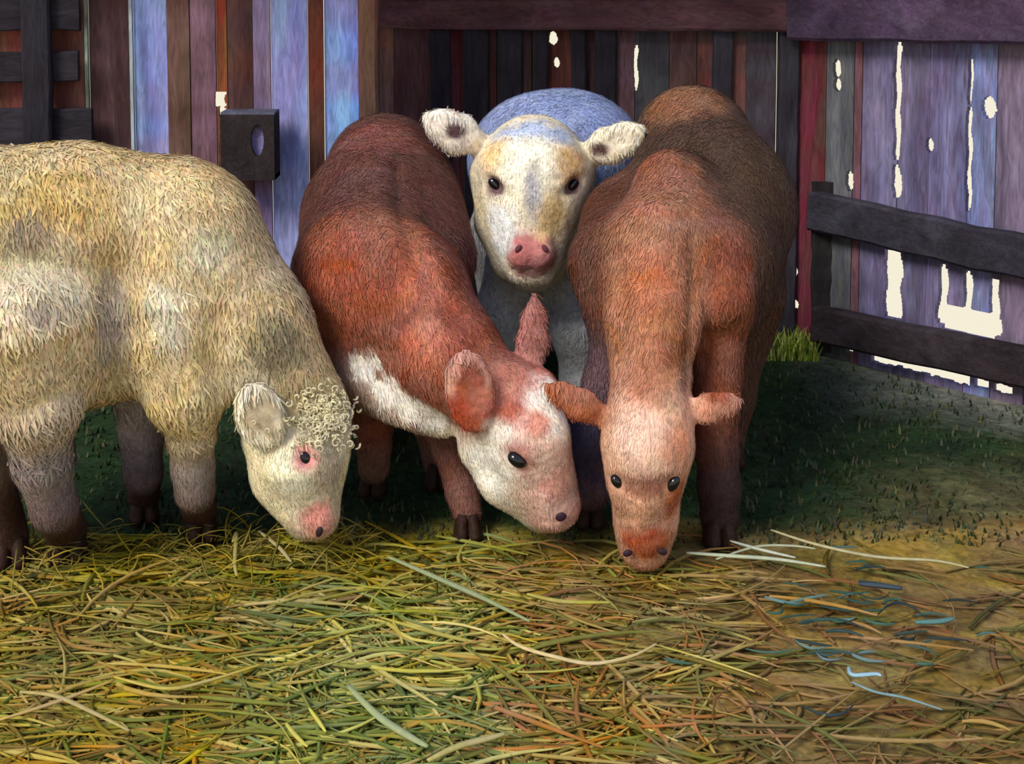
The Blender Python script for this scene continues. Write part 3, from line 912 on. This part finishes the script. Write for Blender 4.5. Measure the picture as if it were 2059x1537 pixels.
B.paint((216, 176, 126), 1150, 330, 3.3, 46, 0.5, 0.4)
B.paint((234, 206, 160), 985, 310, 3.3, 46, 0.5, 0.4)
B.paint((252, 246, 224), 1060, 330, 3.22, 56, 0.5, 0.4)
B.paint((190, 186, 188), 1072, 385, 3.22, 18, 0.6, 0.4, sy=3.0)
B.paint((246, 244, 240), 1000, 470, 3.25, 44, 0.5, 0.4, sy=1.4)
B.paint((112, 84, 86), 998, 374, 3.24, 24, 0.5, 0.2)
B.paint((116, 86, 82), 1150, 376, 3.24, 23, 0.5, 0.2)
B.paint((84, 62, 66), 916, 264, 3.33, 17, 0.4, 0.2, sx=1.3)
B.paint((96, 70, 66), 1204, 302, 3.32, 16, 0.4, 0.2, sx=1.3)
B.dent(6, 11, (975, 360), (995, 372), (1020, 395)); B.dent(6, 11, (1168, 360), (1152, 374), (1132, 395))
B.dent(-5, 9, (968, 345), (1000, 350), (1022, 372)); B.dent(-5, 9, (1172, 345), (1146, 352), (1128, 374))
B.dent(5, 9, (1072, 345), (1070, 400), (1072, 440))
B.dent(5, 14, (1005, 430), (1018, 490)); B.dent(5, 14, (1128, 430), (1120, 490))
B.dent(5, 4, (1022, 545), (1045, 551), (1068, 549), (1090, 551), (1112, 545))
B.dent(3, 5, (1026, 476), (1066, 466), (1108, 478))
B.dent(6, 6, (1042, 495)); B.dent(6, 6, (1096, 495))
B.dent(4, 5, (1068, 512), (1068, 545))
rt = tag(empty('calf', G(1090, 900)), 'white faced calf with pink nose standing at the back, looking forward', 'calf', 'calves in the barn')
hp = P(1070, 400, 3.55)
finish_calf(rt, B, [(996, 371, 3.26, 17, -50), (1151, 373, 3.26, 16, 55)], [(1042, 500, 3.17, 6, 10, -35), (1096, 500, 3.17, 6, 10, 35)],
            [(1000, 872, 32, 0, -1), (1192, 872, 32, 0, -1), (1020, 756, 28, 0, -1), (1190, 756, 28, 0, -1)],
            36000, by_head(hp, 0.20, 0.010), down_flow(0.0), extra_avoid=[(np.array(P(1068, 508, 3.40)), 0.06), (np.array(P(908, 265, 3.55)), 0.03), (np.array(P(1232, 290, 3.50)), 0.028)], seed=8, nmat=material('pink_nostril', (112, 62, 68), bump=0, stroke=0, amount=0.1))

# --- cream calf at left, grazing, seen from the side
CR, CR2, CG = (224, 198, 148), (212, 188, 146), (176, 160, 136)
B = Body(-0.05)
B.limb(CR, (-160, 440, 2.78, 150), (150, 440, 2.92, 146), (330, 475, 3.0, 165))
B.limb(CR2, (-150, 640, 2.78, 200), (110, 640, 2.92, 185), (320, 640, 2.98, 150))
B.limb(CR, (350, 620, 2.92, 125), (372, 780, 2.88, 82))
B.limb(CR2, (380, 500, 3.0, 160), (505, 650, 2.97, 112), (600, 790, 2.95, 84))
B.limb(CG, (470, 640, 2.97, 110), (560, 770, 2.95, 80))
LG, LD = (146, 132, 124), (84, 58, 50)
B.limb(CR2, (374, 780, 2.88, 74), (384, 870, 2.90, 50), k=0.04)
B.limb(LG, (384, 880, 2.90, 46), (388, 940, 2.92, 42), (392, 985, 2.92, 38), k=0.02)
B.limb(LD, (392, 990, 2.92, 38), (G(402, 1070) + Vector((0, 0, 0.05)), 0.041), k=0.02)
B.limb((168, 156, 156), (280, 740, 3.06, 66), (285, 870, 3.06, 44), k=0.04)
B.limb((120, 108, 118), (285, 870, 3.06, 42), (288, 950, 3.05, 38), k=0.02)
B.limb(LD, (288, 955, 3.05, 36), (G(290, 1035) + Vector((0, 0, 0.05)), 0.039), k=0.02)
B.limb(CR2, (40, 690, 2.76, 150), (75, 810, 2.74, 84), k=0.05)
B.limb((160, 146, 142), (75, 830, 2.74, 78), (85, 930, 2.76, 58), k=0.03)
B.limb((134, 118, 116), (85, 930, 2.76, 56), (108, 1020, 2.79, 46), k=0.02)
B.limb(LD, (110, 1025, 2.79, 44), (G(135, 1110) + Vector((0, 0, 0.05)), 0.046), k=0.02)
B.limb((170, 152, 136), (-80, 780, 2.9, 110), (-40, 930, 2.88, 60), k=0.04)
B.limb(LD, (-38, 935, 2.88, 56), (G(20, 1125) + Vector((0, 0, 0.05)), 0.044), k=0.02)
B.limb((226, 214, 180), (632, 845, 2.93, 76), (612, 925, 2.89, 84), (622, 1005, 2.89, 56), (636, 1040, 2.89, 44), k=0.04)
B.limb((238, 226, 192), (545, 880, 2.93, 60), (562, 960, 2.91, 50), (610, 1040, 2.92, 38), k=0.04)
B.ell((222, 168, 146), 636, 1045, 2.85, 36, 34, 30, 0, k=0.03)
B.ell((240, 230, 204), 522, 836, 2.815, 72, 54, 17, 105, -10, k=0.012)
B.ell((170, 152, 128), 524, 832, 2.785, 52, 38, 14, 105, -10, k=0.008, cut=True)
B.ell(CR, 614, 921, 2.795, 16, 20, 16, 0, k=0.012, cut=True)
B.paint((176, 158, 132), 524, 830, 2.83, 42, 0.25, 0.3, sy=1.1)
B.paint((150, 134, 108), 560, 700, 2.85, 60, 0.5, 0.5)
B.paint((176, 156, 120), 600, 770, 2.85, 44, 0.5, 0.5)
B.paint((246, 238, 210), 575, 960, 2.80, 50, 0.5, 0.3)
B.paint((186, 170, 146), 668, 940, 2.85, 34, 0.5, 0.3, sy=2.0)
B.paint((226, 158, 140), 640, 1045, 2.82, 36, 0.35, 0.2)
B.paint((220, 150, 146), 614, 921, 2.80, 26, 0.4, 0.2)
B.paint((234, 208, 160), 300, 380, 2.85, 70, 0.5, 0.5)
B.paint((226, 218, 192), 335, 630, 2.78, 46, 0.8, 0.7, sy=1.4)
B.paint((222, 212, 182), 415, 500, 2.85, 46, 0.8, 0.7)
B.paint((214, 182, 116), 120, 400, 2.8, 90, 0.5, 0.5)
B.paint((232, 216, 182), 80, 560, 2.72, 100, 0.5, 0.5)
B.paint((176, 156, 132), 60, 470, 2.75, 40, 0.5, 0.5)
B.paint((164, 148, 132), 225, 630, 2.78, 36, 0.6, 0.5, sy=2.6)
B.paint((170, 156, 136), 70, 620, 2.70, 30, 0.6, 0.5)
B.dent(12, 26, (225, 540), (232, 640), (235, 760))
B.dent(9, 18, (440, 640), (432, 720), (440, 790))
B.dent(-8, 40, (330, 560), (340, 680))
B.dent(6, 16, (130, 330), (150, 360), (200, 390))
B.dent(7, 20, (60, 620), (100, 680))
B.dent(7, 9, (614, 921)); B.dent(-4, 8, (594, 898), (616, 892), (636, 904))
B.dent(5, 10, (640, 960), (648, 1000))
B.dent(4, 5, (596, 1052), (620, 1074), (640, 1080))
B.dent(-6, 24, (560, 950))
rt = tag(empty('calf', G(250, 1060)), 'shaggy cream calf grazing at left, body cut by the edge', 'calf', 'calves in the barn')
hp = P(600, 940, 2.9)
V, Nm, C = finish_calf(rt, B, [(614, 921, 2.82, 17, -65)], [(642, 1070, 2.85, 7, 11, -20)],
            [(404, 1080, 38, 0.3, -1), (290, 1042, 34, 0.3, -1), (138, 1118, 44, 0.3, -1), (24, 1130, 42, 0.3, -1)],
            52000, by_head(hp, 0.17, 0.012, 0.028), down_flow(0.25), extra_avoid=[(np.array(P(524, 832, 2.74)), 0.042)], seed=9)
# curly topknot of the cream calf
r = random.Random(4)
cv = []; cf = []; cc = []
for i in range(330):
    px, py = r.gauss(658, 36), r.gauss(838, 26)
    d = np.array(ray(px, py)); o = np.array([0, 0, CAM_H])
    tt = ((V - o) @ d) / (d @ d)
    off = np.linalg.norm(V - o - tt[:, None] * d, axis=1)
    near = off < 0.02
    if not near.any(): continue
    c = Vector(o + d * (tt[near].min() - 0.002))
    R0, tw = r.uniform(0.004, 0.009), r.uniform(0.6, 1.4) * r.choice((-1, 1))
    a0 = r.uniform(0, 6.28)
    col = np.array(lin((228, 216, 180))) * r.uniform(0.6, 1.08)
    b = len(cv); n = 9
    for j in range(n):
        a = a0 + tw * 4.6 * j / n
        R = R0 * (1 - 0.45 * j / n)
        q = c + Vector((math.cos(a) * R, -0.002 - 0.008 * j / n, math.sin(a) * R))
        w = 0.0030 * (1 - 0.5 * j / n)
        rad = Vector((math.cos(a), 0, math.sin(a)))
        for k in range(4):
            an = k * math.pi / 2
            cv.append(tuple(q + rad * w * math.cos(an) + Vector((0, -1, 0)) * w * math.sin(an))); cc.append(col)
    for j in range(n - 1):
        for k in range(4):
            e, f = b + j * 4 + k, b + j * 4 + (k + 1) % 4
            cf.append((e, f, f + 4, e + 4))
tk = mesh_obj('curly_hair', cv, cf, M_HAIR, rt, np.array(cc))
tk['label'] = 'curly cream hair on the forehead'
tk['kind'] = 'stuff'
#END_CALVES

#BEGIN_HAY
# ------------------------------------------------------------------ hay and grass
def strand(out, p, ang, L, w, bend, tilt, col, lift=0.0, seg=5, round_=False):
    """one stalk: a shallow folded ribbon so it has thickness from any side"""
    V, Fc, C = out
    b = len(V)
    d = Vector((math.cos(ang), math.sin(ang), 0)); s = Vector((-d.y, d.x, 0))
    for i in range(seg + 1):
        t = i / seg
        q = Vector(p) + d * (L * (t - 0.5)) + s * (bend * L * (4 * (t - 0.5) ** 2 - 0.5)) + Vector((0, 0, lift + tilt * L * t - abs(tilt) * L * 0.9 * t * t * 0.6 + 0.006))
        ww = w * (0.35 + 0.65 * math.sin(math.pi * min(1, 0.12 + t * 0.86)))
        V.append(tuple(q - s * ww / 2)); V.append(tuple(q + Vector((0, 0, ww * 0.45)))); V.append(tuple(q + s * ww / 2)); V.append(tuple(q - Vector((0, 0, ww * 0.2))))
        C += [col] * 4
    for i in range(seg):
        for k in range(4):
            a = b + i * 4 + k; c = b + i * 4 + (k + 1) % 4
            Fc.append((a, c, c + 4, a + 4))

r = random.Random(11)
def jit(c, v=0.18):
    k = 1 + r.gauss(0, v)
    return tuple(min(0.95, max(0.004, x * k * (1 + r.gauss(0, 0.05)))) for x in lin(c))
def hay_colour(px, py):
    """what the stalks look like in this part of the floor"""
    u = r.random()
    if py < 1180 and px < 900:
        pal = [(150, 138, 40), (122, 116, 36), (176, 160, 74), (96, 96, 30), (160, 128, 30)]
    elif px < 480:
        pal = [(156, 136, 46), (128, 118, 38), (176, 154, 78), (112, 94, 32), (104, 110, 38), (158, 120, 46)]
    elif px < 1000:
        pal = [(164, 154, 70), (142, 140, 60), (122, 126, 48), (184, 168, 98), (96, 110, 44), (154, 128, 48), (120, 130, 74)]
    elif px < 1450:
        pal = [(156, 128, 68), (128, 104, 48), (176, 156, 84), (112, 96, 36), (160, 110, 56), (120, 116, 52)]
    else:
        pal = [(122, 96, 52), (138, 108, 62), (104, 88, 40), (96, 96, 44), (150, 122, 72), (118, 82, 46)]
    return pal[int(u * len(pal))]
hay = ([], [], [])
n = 0
while n < 3800:
    px, py = r.uniform(-150, 2200), 1085 + 560 * (r.random() ** 0.85)
    dens = 1.0 if px < 1100 else (0.6 if px < 1500 else 0.2)
    if py < 1125 and px > 1250: dens *= 0.5
    if r.random() > dens: continue
    p = G(px, py)
    a = r.gauss(-0.25, 0.5) if r.random() < 0.75 else r.uniform(0, math.pi)
    L = r.uniform(0.07, 0.30); w = r.uniform(0.004, 0.013)
    strand(hay, (p.x, p.y, bumps(p.x, p.y) - 0.012), a, L, w, r.gauss(0, 0.12), r.uniform(-0.08, 0.16), jit(hay_colour(px, py)), lift=r.uniform(-0.004, 0.012))
    n += 1
# stalks standing up round the hooves
for i in range(260):
    px = r.uniform(0, 760); py = r.gauss(1120, 28)
    p = G(px, py)
    strand(hay, (p.x, p.y, 0), r.uniform(0, 6.28), r.uniform(0.05, 0.13), r.uniform(0.003, 0.006), r.gauss(0, 0.1), r.uniform(0.4, 1.1), jit(r.choice([(168, 146, 60), (150, 130, 40), (120, 110, 36)])))
tag(mesh_obj('loose_hay', hay[0], np.array(hay[1]), M_STRAW, None, np.array(hay[2]), smooth=False), 'loose olive and golden hay spread over the barn floor in front of the calves', 'hay', kind='stuff')

# scattered bluish-green wisps at right
wisp = ([], [], [])
for i in range(46):
    px, py = r.gauss(1740, 130), r.gauss(1255, 70)
    p = G(px, py)
    strand(wisp, (p.x, p.y, 0.012), r.gauss(-0.1, 0.35), r.uniform(0.03, 0.1), r.uniform(0.006, 0.011), r.gauss(0, 0.2), 0.02, jit(r.choice([(48, 76, 66), (62, 90, 76), (44, 60, 58), (90, 118, 118)])))
tag(mesh_obj('wilted_grass', wisp[0], np.array(wisp[1]), M_STRAW, None, np.array(wisp[2]), smooth=False), 'dark blue green wilted grass wisps scattered on the brown floor at right', 'grass', kind='stuff')

# single stalks that stand out
def stalk(path, w, col, label, group=None):
    """a long stalk lying along the floor through the given picture points"""
    pts = [G(x, y, 0.035) for x, y in path]
    V = []; Fc = []; C = []
    dense = []
    for i in range(len(pts) - 1):
        a = pts[max(i - 1, 0)]; b = pts[i]; c = pts[i + 1]; d = pts[min(i + 2, len(pts) - 1)]
        for j in range(6):
            t = j / 6
            dense.append(0.5 * ((2 * b) + (c - a) * t + (2 * a - 5 * b + 4 * c - d) * t * t + (-a + 3 * b - 3 * c + d) * t ** 3))
    dense.append(pts[-1])
    m = len(dense)
    for i, q in enumerate(dense):
        dv = (dense[min(i + 1, m - 1)] - dense[max(i - 1, 0)]).normalized()
        s = Vector((-dv.y, dv.x, 0)).normalized()
        ww = w * (0.4 + 0.6 * math.sin(math.pi * (0.1 + 0.85 * i / (m - 1))))
        for k in range(6):
            an = k * math.pi / 3
            V.append(tuple(q + s * ww * math.cos(an) + Vector((0, 0, 1)) * ww * 0.7 * math.sin(an))); C.append(lin(col))
    for i in range(m - 1):
        for k in range(6):
            a = i * 6 + k; b = i * 6 + (k + 1) % 6
            Fc.append((a, b, b + 6, a + 6))
    Fc.append(tuple(range(6))[::-1]); Fc.append(tuple((m - 1) * 6 + k for k in range(6)))
    return tag(mesh_obj('straw_stalk', V, Fc, M_STRAW, None, np.array(C), origin=pts[len(pts) // 2]), label, 'straw', group)
GRP = 'single stalks lying on the hay'
stalk([(1550, 1066), (1640, 1095), (1760, 1120), (1880, 1128), (1948, 1142)], 0.005, (178, 170, 128), 'long pale stalk curving out right of the brown calf front hoof', GRP)
stalk([(1380, 1112), (1460, 1118), (1560, 1125), (1660, 1140)], 0.006, (182, 190, 160), 'pale grey green stalk just right of the brown calf muzzle, lower of the crossing pair', GRP)
stalk([(1468, 1088), (1530, 1106), (1600, 1122)], 0.005, (190, 196, 176), 'short pale stalk crossing the grey green one by the brown calf hoof', GRP)
stalk([(1440, 1125), (1520, 1100), (1590, 1098), (1640, 1104)], 0.004, (176, 180, 150), 'thin whitish stalk arching over the crossing pair right of the brown calf', GRP)
stalk([(0, 1448), (120, 1410), (230, 1368)], 0.0045, (190, 160, 96), 'golden stalk rising from the bottom left corner', GRP)
stalk([(40, 1392), (110, 1400), (180, 1430), (260, 1470)], 0.005, (176, 158, 96), 'tan stalk crossing the golden one at bottom left', GRP)
stalk([(230, 1362), (330, 1385), (410, 1372), (530, 1335)], 0.0045, (186, 166, 84), 'long bowed yellow stalk in the left foreground hay', GRP)
stalk([(860, 1530), (920, 1502), (980, 1486), (1015, 1476)], 0.007, (178, 166, 104), 'pale broad stalk slanting up at the bottom middle', GRP)
stalk([(700, 1380), (760, 1440), (820, 1480), (860, 1502)], 0.008, (156, 166, 116), 'broad grey green stalk slanting down at the bottom middle', GRP)
stalk([(1010, 1275), (1045, 1300), (1110, 1320), (1190, 1335), (1270, 1320), (1320, 1295)], 0.005, (206, 184, 130), 'pale hooked stalk curled in the middle of the hay', GRP)
stalk([(1060, 1195), (1130, 1210), (1230, 1212)], 0.006, (170, 160, 66), 'yellow green stalk below the white face of the red calf', GRP)
stalk([(780, 1120), (850, 1150), (930, 1185), (985, 1210), (1065, 1250)], 0.007, (146, 156, 112), 'long grey green stalk running right from below the red calf', GRP)
stalk([(1706, 1342), (1715, 1358), (1760, 1356), (1772, 1360)], 0.005, (150, 190, 205), 'small hooked light blue stalk on the brown floor at right', GRP)
stalk([(1712, 1372), (1760, 1392), (1820, 1404), (1895, 1428)], 0.0035, (120, 150, 150), 'long thin grey blue stalk below the hooked blue one', GRP)
stalk([(1840, 1252), (1890, 1250), (1918, 1244)], 0.007, (84, 128, 124), 'thick teal stalk on the brown floor near the right edge', GRP)
stalk([(1726, 1174), (1770, 1178), (1815, 1184)], 0.008, (56, 70, 80), 'dark slate stalk on the brown floor at right', GRP)
stalk([(468, 1090), (476, 1072), (472, 1130), (476, 1158)], 0.005, (182, 170, 90), 'pale upright looking stalk below the cream calf ear', GRP)
stalk([(520, 1068), (560, 1100), (585, 1130)], 0.0055, (178, 166, 110), 'pale slanting stalk left of the cream calf muzzle', GRP)
stalk([(622, 1425), (640, 1450), (655, 1472)], 0.004, (210, 200, 50), 'bright yellow short stalk in the foreground hay, upper one', GRP)
stalk([(575, 1455), (595, 1480), (618, 1502)], 0.0045, (200, 190, 60), 'bright yellow short stalk in the foreground hay, lower one', GRP)

# dark grass under and behind the calves; lime tuft with sunlight painted in
def grass_patch(name, count, where, pal, h0, h1, label, w=0.004):
    out = ([], [], [])
    for i in range(count):
        p = where()
        if p is None: continue
        hgt = r.uniform(h0, h1); a = r.uniform(0, 6.28)
        lean = r.uniform(0.2, 0.8) * hgt
        d = Vector((math.cos(a), math.sin(a), 0)); s = Vector((-d.y, d.x, 0)) * w
        b = len(out[0]); c = jit(r.choice(pal), 0.2)
        for t, ww in ((0, 1), (0.5, 0.8), (1, 0.1)):
            q = Vector(p) + d * lean * t * t + Vector((0, 0, hgt * t - 0.015))
            out[0].append(tuple(q - s * ww)); out[0].append(tuple(q + s * ww)); out[2].extend([c, c])
        out[1].extend([(b, b + 1, b + 3, b + 2), (b + 2, b + 3, b + 5, b + 4)])
    return tag(mesh_obj(name, out[0], np.array(out[1]), M_STRAW, None, np.array(out[2])), label, 'grass', kind='stuff')
def w1():
    px, py = r.uniform(-100, 2150), r.uniform(720, 1090)
    p = G(px, py)
    if p.y > wall_y(p.x) - 0.10: return None
    return p
grass_patch('short_grass', 6000, w1, [(44, 64, 30), (34, 50, 28), (58, 66, 34), (78, 76, 42), (62, 66, 52)], 0.010, 0.026, 'short dark green grass under and behind the calves')
def w2():
    px, py = r.uniform(1490, 1645), r.uniform(690, 722)
    p = G(px, py)
    return p if p.y < wall_y(p.x) - 0.02 else None
grass_patch('sunlit_lime_grass', 900, w2, [(150, 164, 62), (124, 146, 48), (170, 176, 90)], 0.03, 0.10, 'lime grass tuft with sunlight painted into its colour by the wall corner right of the brown calf')
#END_HAY
